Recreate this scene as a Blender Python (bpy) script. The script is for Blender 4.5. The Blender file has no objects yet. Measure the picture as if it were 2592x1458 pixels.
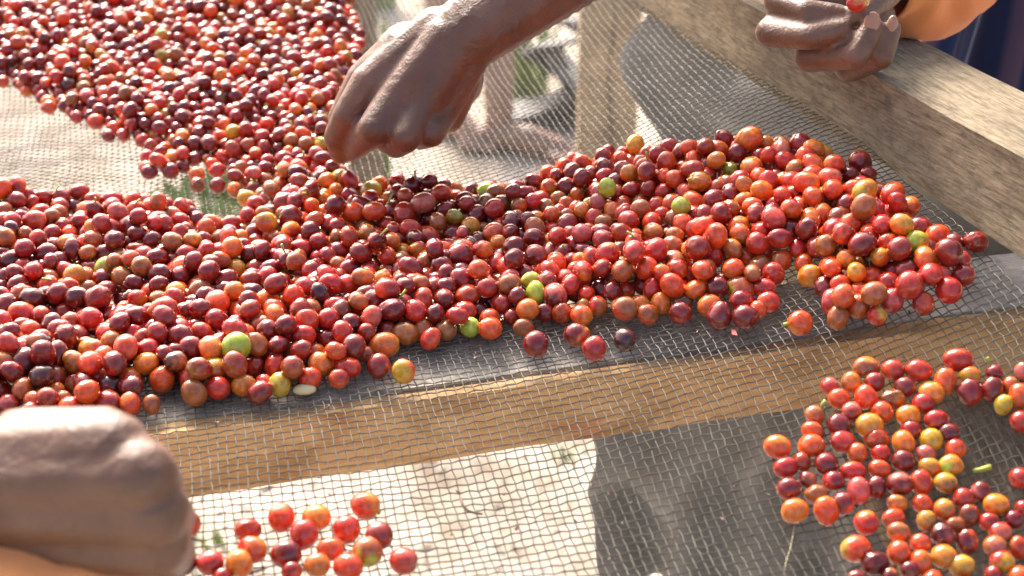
import bpy, bmesh, math, random
import numpy as np
from mathutils import Vector, Matrix, noise
R = math.radians
random.seed(7); rng = np.random.default_rng(7)
S = bpy.context.scene
COL = S.collection

# ------------------------------------------------------------------ camera
F = 3560.0                      # focal length in photograph pixels (2592 wide)
PITCH = R(28.7)
Z0 = 0.90                       # nominal height of the wire bed
CAM = Vector((0, 0, Z0 + 0.427))
cam = bpy.data.cameras.new('camera'); camo = bpy.data.objects.new('camera', cam); COL.objects.link(camo)
camo.location = CAM; camo.rotation_euler = (math.pi/2 - PITCH, 0, 0)
cam.sensor_width = 36; cam.lens = F/2592*36; cam.clip_start = .02; cam.clip_end = 300
cam.dof.use_dof = True; cam.dof.focus_distance = .86; cam.dof.aperture_fstop = 8
S.camera = camo
# ------------------------------------------------------------------ light
W = bpy.data.worlds.new('World'); S.world = W; W.use_nodes = True
nt = W.node_tree; nt.nodes.clear()
sky = nt.nodes.new('ShaderNodeTexSky'); sky.sky_type = 'NISHITA'; sky.sun_disc = False
SUN_EL, SUN_AZ = R(40), R(-22)           # azimuth measured from +Y towards +X
sky.sun_elevation = SUN_EL; sky.sun_rotation = SUN_AZ; sky.dust_density = 6.0; sky.air_density = .7; sky.ozone_density = .3
bg = nt.nodes.new('ShaderNodeBackground'); bg.inputs[1].default_value = .10
wo = nt.nodes.new('ShaderNodeOutputWorld')
wb = nt.nodes.new('ShaderNodeMix'); wb.data_type = 'RGBA'; wb.blend_type = 'MULTIPLY'; wb.inputs[0].default_value = 1; wb.inputs[7].default_value = (1.0, .97, .93, 1)
nt.links.new(sky.outputs[0], wb.inputs[6]); nt.links.new(wb.outputs[2], bg.inputs[0]); nt.links.new(bg.outputs[0], wo.inputs[0])
sl = bpy.data.lights.new('sun', 'SUN'); sl.energy = 1.5; sl.angle = R(21); sl.color = (1, .97, .93)
so = bpy.data.objects.new('sun', sl); COL.objects.link(so)
sd = Vector((math.sin(SUN_AZ)*math.cos(SUN_EL), math.cos(SUN_AZ)*math.cos(SUN_EL), math.sin(SUN_EL)))
so.rotation_euler = sd.to_track_quat('Z', 'Y').to_euler(); so.location = (0, 0, 5)
S.view_settings.view_transform = 'Standard'; S.view_settings.look = 'None'
S.view_settings.exposure = 2.25; S.view_settings.gamma = 1; S.view_settings.use_curve_mapping = False
S.cycles.max_bounces = 6; S.cycles.diffuse_bounces = 3; S.cycles.glossy_bounces = 3

# ------------------------------------------------------------------ view geometry helpers (used only to work out where things stand)
cp, sp = math.cos(PITCH), math.sin(PITCH)
def ray(px, py):
    a, b = (px-1296)/F, (py-729)/F
    return Vector((a, cp - b*sp, -sp - b*cp))       # depth-normalised direction
def P(px, py, Z): return CAM + ray(px, py)*Z
def proj(p):
    x, y, z = p[0], p[1], p[2]-CAM[2]
    Z = y*cp - z*sp
    return 1296 + F*x/Z, 729 + F*(-z*cp - y*sp)/Z, Z

# ------------------------------------------------------------------ object helpers
def tag(o, label=None, cat=None, group=None, kind=None):
    if label: o['label'] = label
    if cat: o['category'] = cat
    if group: o['group'] = group
    if kind: o['kind'] = kind
    return o
def empty(name, loc, rz=0):
    o = bpy.data.objects.new(name, None); COL.objects.link(o); o.location = loc; o.rotation_euler = (0, 0, rz)
    o.empty_display_size = .02
    return o
def link(name, me, mat=None, parent=None, keep=True):
    o = bpy.data.objects.new(name, me); COL.objects.link(o)
    if mat: me.materials.append(mat)
    if parent:
        o.parent = parent
        if keep: o.matrix_parent_inverse = Matrix.LocRotScale(parent.location, parent.rotation_euler, parent.scale).inverted()
    return o
def np_mesh(name, v, f, smooth=True):
    me = bpy.data.meshes.new(name)
    v = np.asarray(v, dtype=np.float32); f = np.asarray(f, dtype=np.int32)
    k = f.shape[1]
    me.vertices.add(len(v)); me.vertices.foreach_set('co', v.ravel())
    me.loops.add(f.size); me.loops.foreach_set('vertex_index', f.ravel())
    me.polygons.add(len(f)); me.polygons.foreach_set('loop_start', np.arange(0, f.size, k, dtype=np.int32))
    me.polygons.foreach_set('loop_total', np.full(len(f), k, dtype=np.int32))
    me.update(calc_edges=True)
    if smooth: me.polygons.foreach_set('use_smooth', np.ones(len(f), dtype=bool))
    return me
def py_mesh(name, v, f, smooth=False):
    me = bpy.data.meshes.new(name); me.from_pydata([tuple(x) for x in v], [], f); me.update()
    if smooth:
        for p in me.polygons: p.use_smooth = True
    return me

# ------------------------------------------------------------------ materials
def mat(name, base=(.5, .5, .5), rough=.6, metal=0, spec=.5):
    m = bpy.data.materials.new(name); m.use_nodes = True
    b = m.node_tree.nodes['Principled BSDF']
    b.inputs['Base Color'].default_value = (*base, 1); b.inputs['Roughness'].default_value = rough
    b.inputs['Metallic'].default_value = metal; b.inputs['Specular IOR Level'].default_value = spec
    return m, m.node_tree, b
def N(t, kind, **kw):
    n = t.nodes.new(kind)
    for k, v in kw.items(): setattr(n, k, v)
    return n
def ramp(t, src, stops):
    r = N(t, 'ShaderNodeValToRGB'); e = r.color_ramp.elements
    while len(e) < len(stops): e.new(.5)
    for el, (p, c) in zip(e, stops): el.position = p; el.color = (*c, 1)
    t.links.new(src, r.inputs[0]); return r.outputs[0]
def noise_n(t, vec, scale, detail=5, rough=.6, dist=0):
    n = N(t, 'ShaderNodeTexNoise'); n.inputs['Scale'].default_value = scale; n.inputs['Detail'].default_value = detail
    n.inputs['Roughness'].default_value = rough; n.inputs['Distortion'].default_value = dist
    if vec is not None: t.links.new(vec, n.inputs['Vector'])
    return n.outputs['Fac']
def mapping(t, scale, coord='Object'):
    tc = N(t, 'ShaderNodeTexCoord'); mp = N(t, 'ShaderNodeMapping'); mp.inputs['Scale'].default_value = scale
    t.links.new(tc.outputs[coord], mp.inputs[0]); return mp.outputs[0]
def bump(t, b, h, strength, dist):
    n = N(t, 'ShaderNodeBump'); n.inputs['Strength'].default_value = strength; n.inputs['Distance'].default_value = dist
    t.links.new(h, n.inputs['Height']); t.links.new(n.outputs[0], b.inputs['Normal']); return n
def mixc(t, fac, a, b, mode='MIX'):
    m = N(t, 'ShaderNodeMix', data_type='RGBA', blend_type=mode)
    if isinstance(fac, float): m.inputs[0].default_value = fac
    else: t.links.new(fac, m.inputs[0])
    for s, v in ((6, a), (7, b)):
        if isinstance(v, tuple): m.inputs[s].default_value = (*v, 1)
        else: t.links.new(v, m.inputs[s])
    return m.outputs[2]

def wood_mat(name, stops, grain=(1, 30, 30), rough=.75, bs=.6, blotch=(.7, 1.15)):
    m, t, b = mat(name, rough=rough, spec=.3)
    v = mapping(t, grain)
    g = noise_n(t, v, 8, 8, .7, .4)
    c = ramp(t, g, stops)
    big = noise_n(t, mapping(t, (1, 1, 1)), 9, 4, .6)
    k = ramp(t, big, [(.3, (blotch[0],)*3), (.7, (blotch[1],)*3)])
    c = mixc(t, 1.0, c, k, 'MULTIPLY')
    f2 = noise_n(t, mapping(t, (1, 1.6, 1.6)), 75, 7, .75)
    c = mixc(t, 1.0, c, ramp(t, f2, [(.34, (.62, .6, .57)), (.5, (1, 1, 1)), (.66, (1.2, 1.18, 1.12))]), 'MULTIPLY')
    t.links.new(c, b.inputs['Base Color'])
    n1 = bump(t, b, g, bs, .002)
    n2 = N(t, 'ShaderNodeBump'); n2.inputs['Strength'].default_value = .7; n2.inputs['Distance'].default_value = .002
    t.links.new(f2, n2.inputs['Height']); t.links.new(n2.outputs[0], n1.inputs['Normal'])
    return m
M = {}
M['rail'] = wood_mat('weathered_wood', [(.3, (.13, .10, .065)), (.44, (.25, .195, .125)), (.56, (.33, .265, .175)), (.72, (.44, .36, .245))], (7, 60, 60), .88, 1.0, (.74, 1.12))
M['batten_top'] = wood_mat('grey_batten_wood', [(.3, (.42, .38, .31)), (.5, (.60, .55, .47)), (.7, (.74, .69, .61))], (3, 60, 60), .8, .8)
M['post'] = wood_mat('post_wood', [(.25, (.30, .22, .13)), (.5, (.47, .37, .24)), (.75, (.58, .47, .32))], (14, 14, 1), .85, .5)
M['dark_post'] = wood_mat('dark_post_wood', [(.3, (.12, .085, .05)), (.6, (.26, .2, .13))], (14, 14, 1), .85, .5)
M['plank'] = wood_mat('plank_wood', [(.3, (.11, .08, .048)), (.5, (.20, .15, .095)), (.7, (.30, .235, .16))], (4, 30, 30), .85, .8)
def batten_mat():
    m, t, b = mat('orange_batten_wood', rough=.7, spec=.3)
    g = noise_n(t, mapping(t, (2.5, 40, 50)), 6, 8, .65, .5)
    c = ramp(t, g, [(.3, (.40, .215, .085)), (.5, (.60, .36, .155)), (.72, (.70, .47, .24))])
    bl = noise_n(t, mapping(t, (7, 14, 14)), 2.2, 3, .6, .6)
    k = ramp(t, bl, [(.35, (.62, .58, .5)), (.52, (1, 1, 1))])
    c = mixc(t, 1.0, c, k, 'MULTIPLY')
    red = noise_n(t, mapping(t, (16, 20, 26)), 1.3, 3, .6)
    rf = ramp(t, red, [(.62, (0, 0, 0)), (.70, (.4, .4, .4))])
    c = mixc(t, rf, c, (.42, .07, .02))
    t.links.new(c, b.inputs['Base Color']); bump(t, b, g, .5, .0015)
    return m
M['batten'] = batten_mat()
def wire_mat():
    m, t, b = mat('galvanised_wire', (.32, .29, .25), .55, .2, .35)
    n = noise_n(t, mapping(t, (1, 1, 1)), 45, 4, .6)
    t.links.new(ramp(t, n, [(.3, (.065, .054, .04)), (.5, (.11, .097, .077)), (.7, (.165, .153, .13))]), b.inputs['Base Color'])
    return m
M['wire'] = wire_mat()
def ground_mat():
    m, t, b = mat('dusty_ground', rough=.95, spec=.15)
    v = mapping(t, (1, 1, 1))
    a = noise_n(t, v, 3.2, 8, .65); c = ramp(t, a, [(.3, (.36, .30, .23)), (.5, (.52, .45, .37)), (.7, (.64, .57, .48))])
    d = noise_n(t, v, 13, 9, .8); k = ramp(t, d, [(.36, (.55, .50, .44)), (.52, (1, 1, 1))])
    c = mixc(t, 1.0, c, k, 'MULTIPLY')
    t.links.new(c, b.inputs['Base Color']); bump(t, b, noise_n(t, v, 90, 8, .7), .5, .006)
    return m
M['ground'] = ground_mat()
def cherry_mat():
    m, t, b = mat('coffee_cherry_skin', rough=.2, spec=.42)
    at = N(t, 'ShaderNodeAttribute', attribute_name='skin')
    v = mapping(t, (1, 1, 1))
    sp_ = noise_n(t, v, 420, 3, .6)
    k = ramp(t, sp_, [(.3, (.78, .76, .74)), (.6, (1.06, 1.05, 1.05))])
    c = mixc(t, 1.0, at.outputs['Color'], k, 'MULTIPLY')
    c = mixc(t, 1.0, c, ramp(t, noise_n(t, v, 150, 5, .65, .5), [(.3, (.72, .68, .66)), (.55, (1.05, 1.05, 1.05))]), 'MULTIPLY')
    fl = noise_n(t, v, 900, 2, .5); ff = ramp(t, fl, [(.70, (0, 0, 0)), (.78, (.35, .35, .35))])
    c = mixc(t, ff, c, (.10, .03, .015))
    t.links.new(c, b.inputs['Base Color'])
    rr = ramp(t, noise_n(t, v, 130, 3, .6), [(.35, (.10,)*3), (.7, (.24,)*3)])
    t.links.new(rr, b.inputs['Roughness'])
    b.inputs['Coat Weight'].default_value = .6; b.inputs['Coat Roughness'].default_value = .08
    b.inputs['Subsurface Weight'].default_value = .2; b.inputs['Subsurface Scale'].default_value = .002
    b.inputs['Subsurface Radius'].default_value = (1, .3, .15)
    bump(t, b, noise_n(t, v, 150, 3, .55), .10, .0012)
    return m
M['cherry'] = cherry_mat()
def skin_mat():
    m, t, b = mat('brown_skin', rough=.46, spec=.5)
    v = mapping(t, (1, 1, 1))
    a = noise_n(t, v, 26, 5, .6); c = ramp(t, a, [(.3, (.095, .040, .018)), (.52, (.145, .064, .031)), (.72, (.20, .095, .052))])
    t.links.new(c, b.inputs['Base Color'])
    b.inputs['Subsurface Weight'].default_value = .1; b.inputs['Subsurface Scale'].default_value = .004
    b.inputs['Coat Weight'].default_value = .4; b.inputs['Coat Roughness'].default_value = .5
    b.inputs['Sheen Weight'].default_value = .08; b.inputs['Sheen Roughness'].default_value = .35
    w = N(t, 'ShaderNodeTexVoronoi'); w.inputs['Scale'].default_value = 520; t.links.new(v, w.inputs['Vector'])
    n1 = bump(t, b, w.outputs['Distance'], .35, .0007)
    n2 = N(t, 'ShaderNodeBump'); n2.inputs['Strength'].default_value = .55; n2.inputs['Distance'].default_value = .004
    t.links.new(noise_n(t, v, 75, 6, .6, .8), n2.inputs['Height']); t.links.new(n2.outputs[0], n1.inputs['Normal'])
    return m
M['skin'] = skin_mat()
M['nail'] = mat('fingernail', (.36, .19, .125), .4)[0]
def cloth_mat(name, stops, scale=1800, rough=.9):
    m, t, b = mat(name, rough=rough, spec=.2)
    a = noise_n(t, mapping(t, (1, 1, 1)), 9, 5, .6); t.links.new(ramp(t, a, stops), b.inputs['Base Color'])
    w = N(t, 'ShaderNodeTexWave'); w.inputs['Scale'].default_value = scale*.2; w.inputs['Distortion'].default_value = 1
    t.links.new(mapping(t, (1, 1, 1)), w.inputs['Vector']); bump(t, b, w.outputs['Fac'], .2, .0006)
    b.inputs['Sheen Weight'].default_value = .2
    return m
M['orange_cloth'] = cloth_mat('orange_cloth', [(.3, (.70, .21, .06)), (.7, (.86, .34, .12))])
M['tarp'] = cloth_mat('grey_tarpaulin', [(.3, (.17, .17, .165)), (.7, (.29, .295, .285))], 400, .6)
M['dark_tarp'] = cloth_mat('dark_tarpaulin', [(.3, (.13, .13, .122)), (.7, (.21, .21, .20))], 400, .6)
def stripe_mat():
    m, t, b = mat('navy_striped_cloth', rough=.9, spec=.2)
    at = N(t, 'ShaderNodeAttribute', attribute_name='stripe')
    t.links.new(ramp(t, at.outputs['Fac'], [(.0, (.008, .009, .026)), (.42, (.012, .018, .055)), (.5, (.06, .045, .085)), (.72, (.09, .06, .10)), (.8, (.012, .024, .08))]), b.inputs['Base Color'])
    return m
M['stripe'] = stripe_mat()
def leaf_mat(name, c0, c1):
    m, t, b = mat(name, rough=.5)
    t.links.new(ramp(t, noise_n(t, mapping(t, (1, 1, 1)), 30, 3), [(.3, c0), (.7, c1)]), b.inputs['Base Color'])
    b.inputs['Transmission Weight'].default_value = 0
    return m
M['leaf'] = leaf_mat('green_leaf', (.10, .20, .03), (.26, .38, .07))
M['stalk'] = leaf_mat('green_stalk', (.25, .32, .04), (.42, .46, .08))
M['twig'] = leaf_mat('brown_twig', (.06, .03, .02), (.13, .07, .04))
M['bean'] = leaf_mat('pale_bean', (.6, .5, .24), (.72, .62, .34))
M['stone'] = leaf_mat('pebble_stone', (.2, .16, .12), (.42, .36, .28))

# ------------------------------------------------------------------ shape of the sagging wire bed
B0 = np.array([-.179, .626]); B1 = np.array([.29, .745])
U = (B1-B0)/np.linalg.norm(B1-B0); V = np.array([-U[1], U[0]])
R0 = np.array([.116, 1.165]); R1 = np.array([.293, .716])
RD = (R1-R0)/np.linalg.norm(R1-R0); RN = np.array([RD[1], -RD[0]])       # RN points to the bed side (-x)
if RN[0] > 0: RN = -RN
def sstep(a, b, x):
    t = np.clip((x-a)/(b-a), 0, 1); return t*t*(3-2*t)
def H(x, y):
    x = np.asarray(x, dtype=float); y = np.asarray(y, dtype=float)
    s = (x-B0[0])*V[0] + (y-B0[1])*V[1]; t = (x-B0[0])*U[0] + (y-B0[1])*U[1]
    d = (x-R0[0])*RN[0] + (y-R0[1])*RN[1]
    h = -.022*sstep(.045, .17, s) - .018*sstep(-.005, -.16, s)*(1+1.3*sstep(.1, .5, t))
    h = h + .02*sstep(.5, .95, s)
    e = np.exp(-(np.clip(d, 0, 9)/.15)**1.4)*sstep(-.30, -.06, s)
    h = h*(1-e) + .062*e
    h = h + .0035*np.sin(x*17+y*9)*np.sin(y*13-x*5)*sstep(.03, .1, np.abs(s-.02))
    return h
def bed_hit(px, py, off=0.0):
    d = ray(px, py); Z = .3
    for _ in range(60):
        p = CAM + d*Z
        e = p.z - (Z0 + float(H(p.x, p.y)) + off)
        if abs(e) < 1e-6: break
        Z += e/(-d.z)*.9
    return CAM + d*Z

# ------------------------------------------------------------------ ground
def grid_mesh(name, x0, x1, y0, y1, nx, ny, hf):
    xs = np.linspace(x0, x1, nx); ys = np.linspace(y0, y1, ny); X, Y = np.meshgrid(xs, ys)
    v = np.stack([X, Y, hf(X, Y)], -1).reshape(-1, 3)
    i = np.arange((ny-1)*(nx-1)); r, c = divmod(i, nx-1); a = r*nx+c
    return np_mesh(name, v, np.stack([a, a+1, a+nx+1, a+nx], -1))
me = grid_mesh('ground', -60, 60, -60, 60, 241, 241, lambda X, Y: .012*np.sin(X*2.1+Y)*np.sin(Y*1.7-X*.6))
g = link('ground', me, M['ground']); tag(g, kind='structure')
# pebbles and crumbs of soil on the ground
pv, pf = [], []
for k in range(700):
    if random.random() < .6: x, y = random.uniform(-1.6, 1.6), random.uniform(1.1, 5.5)
    else: x, y = random.uniform(-.9, .5), random.uniform(1.3, 2.0)
    s = random.uniform(.002, .006)*(1 if random.random() < .95 else 2.2); b0 = len(pv)
    for dx, dy, dz in ((1, 0, .1), (0, 1, .15), (-1, 0, .1), (0, -1, .1), (.1, .1, .8), (0, 0, -.5)):
        j = random.uniform(.7, 1.2)
        pv.append((x+dx*s*j, y+dy*s*j*.9, .012*math.sin(x*2.1+y)*math.sin(y*1.7-x*.6) + dz*s*j))
    for a, b in ((0, 1), (1, 2), (2, 3), (3, 0)): pf += [(b0+a, b0+b, b0+4), (b0+b, b0+a, b0+5)]
o = link('pebbles', np_mesh('pebbles', pv, pf), M['stone'])
tag(o, 'small stones and crumbs of soil strewn over the pale dusty ground', 'pebbles', kind='stuff')

# ------------------------------------------------------------------ timber
def timber(name, p0, p1, w, h, m, parent=None, nl=60, nw=6, rough=.0016, up=Vector((0, 0, 1)), edge=.25, seed=0, own=True):
    """Sawn timber from p0 to p1 (centre line); local X runs along it."""
    p0, p1 = Vector(p0), Vector(p1); d = (p1-p0); L = d.length; d.normalize()
    side = up.cross(d).normalized() if abs(up.dot(d)) < .95 else Vector((1, 0, 0)); u2 = d.cross(side).normalized()
    v, f = [], []
    ring = []
    for i in range(nw): ring.append((-1+2*i/nw, -1))
    for i in range(nw): ring.append((1, -1+2*i/nw))
    for i in range(nw): ring.append((1-2*i/nw, 1))
    for i in range(nw): ring.append((-1, 1-2*i/nw))
    n = len(ring)
    for i in range(nl+1):
        x = L*i/nl
        for a, b in ring:
            c = 1 - edge*.12*(max(0, abs(a)+abs(b)-1.6))
            yy, zz = a*w/2*c, b*h/2*c
            nz = noise.noise(Vector((x*14+seed, yy*60, zz*60)))*rough + noise.noise(Vector((x*3+seed, a*.8, b*.8)))*rough*2
            v.append((x, yy + a*nz, zz + b*nz))
    for i in range(nl):
        for k in range(n):
            k2 = (k+1) % n; f.append((i*n+k, (i+1)*n+k, (i+1)*n+k2, i*n+k2))
    f.append(tuple(range(n))); f.append(tuple(nl*n + k for k in reversed(range(n))))
    me = py_mesh(name, v, f, True); me.set_sharp_from_angle(angle=R(38))
    o = bpy.data.objects.new(name, me); COL.objects.link(o); me.materials.append(m)
    mw = Matrix((( d.x, side.x, u2.x, p0.x), (d.y, side.y, u2.y, p0.y), (d.z, side.z, u2.z, p0.z), (0, 0, 0, 1)))
    if parent:
        o.parent = parent
        o.matrix_parent_inverse = Matrix.LocRotScale(parent.location, parent.rotation_euler, parent.scale).inverted()
    o.matrix_basis = mw
    return o
bed = empty('drying_bed', (0, 1.0, 0))
tag(bed, 'raised drying bed of sagging wire mesh on weathered wooden rails and battens', 'drying bed')
# side rail: inner face starts at the mesh line
def rail_pt(k, off, z):
    p = R0 + RD*k + RN*off
    return Vector((p[0], p[1], z))
RW, RH = .076, .054
zc = Z0 + .060 + .048 - RH/2
rail = timber('side_rail', rail_pt(-1.1, -RW/2, zc), rail_pt(.75, -RW/2, zc+.004), RW, RH, M['rail'], bed, 220, 8, .0022, seed=3)
# cross batten under the mesh: grey weathered top board and orange front board
def beam_pt(t, s, z):
    p = B0 + U*t + V*s
    return Vector((p[0], p[1], z))
bt = timber('batten', beam_pt(-.55, .044, Z0-.0035-.007), beam_pt(.75, .044, Z0-.0035-.007), .064, .014, M['batten_top'], bed, 120, 5, .0012, seed=9)
bt['label'] = 'grey weathered top of the batten'
bf = timber('batten', beam_pt(-.55, .0055, Z0-.0045-.021), beam_pt(.75, .0055, Z0-.0045-.021), .011, .042, M['batten'], bed, 120, 6, .0014, seed=5)
bf['label'] = 'orange brown batten with red stains'
# far rail that carries the mesh, legs, plank
timber('far_rail', beam_pt(-1.0, 1.47, Z0-.0), beam_pt(.32, 1.47, Z0-.0), .04, .06, M['post'], bed, 60, 5, .002, seed=21)
def hpost(px0, px1, Y, name, m, ztop, seed):
    Zc = Y*cp + (CAM.z-.6)*sp
    xa, xb = (px0-1296)/F*Zc, (px1-1296)/F*Zc
    w = xb-xa
    return timber(name, ((xa+xb)/2, Y, -.05), ((xa+xb)/2+.004, Y, ztop), w, .07, m, bed, 60, 6, .0025, up=Vector((0, 1, 0)), seed=seed)
lg = hpost(1462, 1614, 2.15, 'bed_leg', M['post'], Z0-.05, 31)
lg['label'] = 'thick pale tan leg with a dark crack'
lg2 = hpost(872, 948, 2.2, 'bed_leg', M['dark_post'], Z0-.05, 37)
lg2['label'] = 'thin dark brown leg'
# dark crack running down the pale leg
cv = []; cf = []
for i in range(60):
    z = .2 + .65*i/59; Zc = 2.15*cp + (CAM.z-z)*sp
    x = (1545+6*math.sin(i*.35)-i*.15+5-1296)/F*(2.15*cp + (CAM.z-.6)*sp)+.002*noise.noise(Vector((i*.4, 0, 0)))
    wv = .0011+.0006*noise.noise(Vector((i*.8, 3, 0)))
    cv += [(x-wv, 2.1125, z), (x+wv, 2.1125, z), (x, 2.118, z)]
for i in range(59):
    a = i*3; cf += [(a, a+1, a+4, a+3), (a+1, a+2, a+5, a+4), (a+2, a, a+3, a+5)]
link('crack', py_mesh('crack', cv, cf), mat('wood_crack', (.06, .035, .02), .9)[0], bed)
# rough plank lying under the mesh at the near right
c0 = P(2420, 1130, .86); c1 = P(2350, 1700, .74)
pl = timber('under_plank', Vector((.40, 1.0, Z0-.085)), Vector((.44, .22, Z0-.10)), .40, .02, M['plank'], bed, 60, 14, .003, seed=44)

# ------------------------------------------------------------------ wire mesh
def wire_mesh():
    pitch = .0049
    nt_, ns_ = 262, 374
    t = -.82 + pitch*np.arange(nt_); s = -.36 + pitch*np.arange(ns_)
    T, Sg = np.meshgrid(t, s, indexing='ij')
    def wob(a, b, k): return .0009*np.sin(a*131+b*47*k)*np.sin(b*19+a*11)+.0012*np.sin(a*23*k+b*7)+.0006*np.sin(a*71-b*37*k)+.0010*np.sin(b*11+k)
    T2 = T + wob(T, Sg, 1.0); S2 = Sg + wob(Sg, T, 1.3) + .42*np.clip(T-.2, -.45, .4)*sstep(.10, .75, Sg)
    T2 += rng.normal(0, .00026, T.shape); S2 += rng.normal(0, .00026, T.shape)
    X = B0[0] + U[0]*T2 + V[0]*S2; Y = B0[1] + U[1]*T2 + V[1]*S2
    Z = Z0 + H(X, Y)
    ok = ((X-R0[0])*RN[0] + (Y-R0[1])*RN[1]) > -.004
    par = ((np.add.outer(np.arange(nt_), np.arange(ns_)) % 2)*2-1)
    r = .00043
    vs, fs = [], []; base = 0
    for axis in (0, 1):
        Pn = np.stack([X, Y, Z + par*r*.95*(1 if axis == 0 else -1)], -1)
        if axis == 1: Pn = Pn.transpose(1, 0, 2); okk = ok.T
        else: okk = ok
        # wires run along axis 0 of Pn
        d = np.gradient(Pn, axis=0); d /= np.linalg.norm(d, axis=-1, keepdims=True)
        up = np.array([0, 0, 1.0]); side = np.cross(d, up); side /= np.linalg.norm(side, axis=-1, keepdims=True)
        n2 = np.cross(side, d)
        ringv = [Pn + r*(math.cos(a)*n2 + math.sin(a)*side) for a in (0, 2*math.pi/3, 4*math.pi/3)]
        v = np.stack(ringv, 2)               # (n, m, 3, 3)
        n, m_ = v.shape[:2]
        idx = base + np.arange(n*m_*3).reshape(n, m_, 3)
        keep = okk[:-1] & okk[1:]
        for k in range(3):
            k2 = (k+1) % 3
            q = np.stack([idx[:-1, :, k], idx[:-1, :, k2], idx[1:, :, k2], idx[1:, :, k]], -1)[keep]
            fs.append(q)
        vs.append(v.reshape(-1, 3)); base += n*m_*3
    return np_mesh('wire_mesh', np.concatenate(vs), np.concatenate(fs))
wm = link('wire_mesh', wire_mesh(), M['wire'], bed)
wm['kind'] = 'stuff'; wm['label'] = 'woven galvanised wire mesh'

# ------------------------------------------------------------------ cherries
PAL = {'d': (.175, .014, .011), 'r': (.47, .030, .016), 's': (.66, .075, .014), 'o': (.68, .18, .018), 'y': (.56, .27, .022),
       'g': (.42, .44, .045), 'n': (.35, .10, .026), 'b': (.07, .016, .016), 'p': (.54, .11, .08), 'm': (.29, .022, .013)}
CNAME = {'d': 'dark burgundy', 'r': 'crimson red', 's': 'scarlet', 'o': 'orange', 'y': 'yellow', 'g': 'green', 'n': 'brownish orange',
         'b': 'near-black plum', 'p': 'pinkish red', 'm': 'deep maroon'}
def sphere_base(nr, ns):
    v = [(0, 0, 1)]
    for i in range(1, nr):
        a = math.pi*i/nr
        for j in range(ns):
            b = 2*math.pi*(j + .5*(i % 2))/ns
            v.append((math.sin(a)*math.cos(b), math.sin(a)*math.sin(b), math.cos(a)))
    v.append((0, 0, -1)); f = []
    for j in range(ns): f.append((0, 1+j, 1+(j+1) % ns))
    for i in range(nr-2):
        for j in range(ns):
            a = 1+i*ns+j; b = 1+i*ns+(j+1) % ns; c = a+ns; d = b+ns
            f += [(a, c, d), (a, d, b)]
    L = len(v)-1; o_ = 1+(nr-2)*ns
    for j in range(ns): f.append((L, o_+(j+1) % ns, o_+j))
    return np.array(v), np.array(f)
SPH_HI = sphere_base(22, 28); SPH_LO = sphere_base(10, 12)
def rot_to(axis, spin):
    z = np.array(axis, float); z /= np.linalg.norm(z)
    a = np.array([1, 0, 0]) if abs(z[0]) < .9 else np.array([0, 1, 0])
    x = np.cross(a, z); x /= np.linalg.norm(x); y = np.cross(z, x)
    c, s_ = math.cos(spin), math.sin(spin)
    return np.stack([x*c+y*s_, -x*s_+y*c, z], 1)
def cherry_geo(ax, col, col2, rg, hi=True):
    """ax: semi axes (short, short, long); returns verts, colours. The pole +Z is the blossom end with its little disc scar."""
    v = (SPH_HI if hi else SPH_LO)[0].copy()
    base = v.copy()
    z = v[:, 2]
    rad = 1 + .02*np.sin(2*np.arctan2(v[:, 1], v[:, 0])+rg.uniform(0, 6))*(1-z*z)
    sq = 1 + .05*(1-z**2)*z*rg.uniform(-1, 1)
    v[:, :2] *= (rad*sq)[:, None]
    # slight side dents
    for _ in range(2):
        dn = rg.normal(size=3); dn /= np.linalg.norm(dn)
        k = np.clip(base@dn-.72, 0, 1); v -= np.outer(k*rg.uniform(.1, .45), dn)
    if rg.random() < .07:       # half-dried, wrinkled fruit
        ph = np.arctan2(v[:, 1], v[:, 0]); v *= (1 + .045*np.sin(7*ph+3*z+rg.uniform(0, 6))*(1-z*z) + .02*np.sin(13*ph-5*z))[:, None]
        col = np.array(col)*.6; col2 = np.array(col2)*.7
    ang = np.arccos(np.clip(z, -1, 1))
    if hi:
        v[:, 2] -= .075*np.exp(-(ang/.24)**2)
        ring = np.exp(-((ang-.20)/.06)**2)
    v = v*np.array(ax)
    bd = rg.normal(size=3); bd /= np.linalg.norm(bd)
    wob = .35*np.sin(base@rg.normal(size=3)*4+rg.uniform(0, 6)) + .2*np.sin(base@rg.normal(size=3)*9)
    m = np.clip(((base@bd)*1.1+wob*.8 - .15)*1.1, 0, 1); m = m*m*(3-2*m)
    c = np.outer(1-m, col) + np.outer(m, col2)
    if hi:
        c = c*(1-.6*ring[:, None]) + np.array([.16, .07, .03])*.6*ring[:, None]
        ctr = np.exp(-(ang/.12)**2)[:, None]; c = c*(1-.45*ctr) + np.array([.10, .04, .02])*.45*ctr
        st = np.exp(-((math.pi-ang)/.14)**2)[:, None]; c = c*(1-.6*st) + np.array([.25, .16, .06])*.6*st
    return v, c
def set_col(me, c):
    a = me.color_attributes.new('skin', 'FLOAT_COLOR', 'POINT')
    c4 = np.ones((len(c), 4), dtype=np.float32); c4[:, :3] = np.clip(c, 0, 1); a.data.foreach_set('color', c4.ravel())

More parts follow.
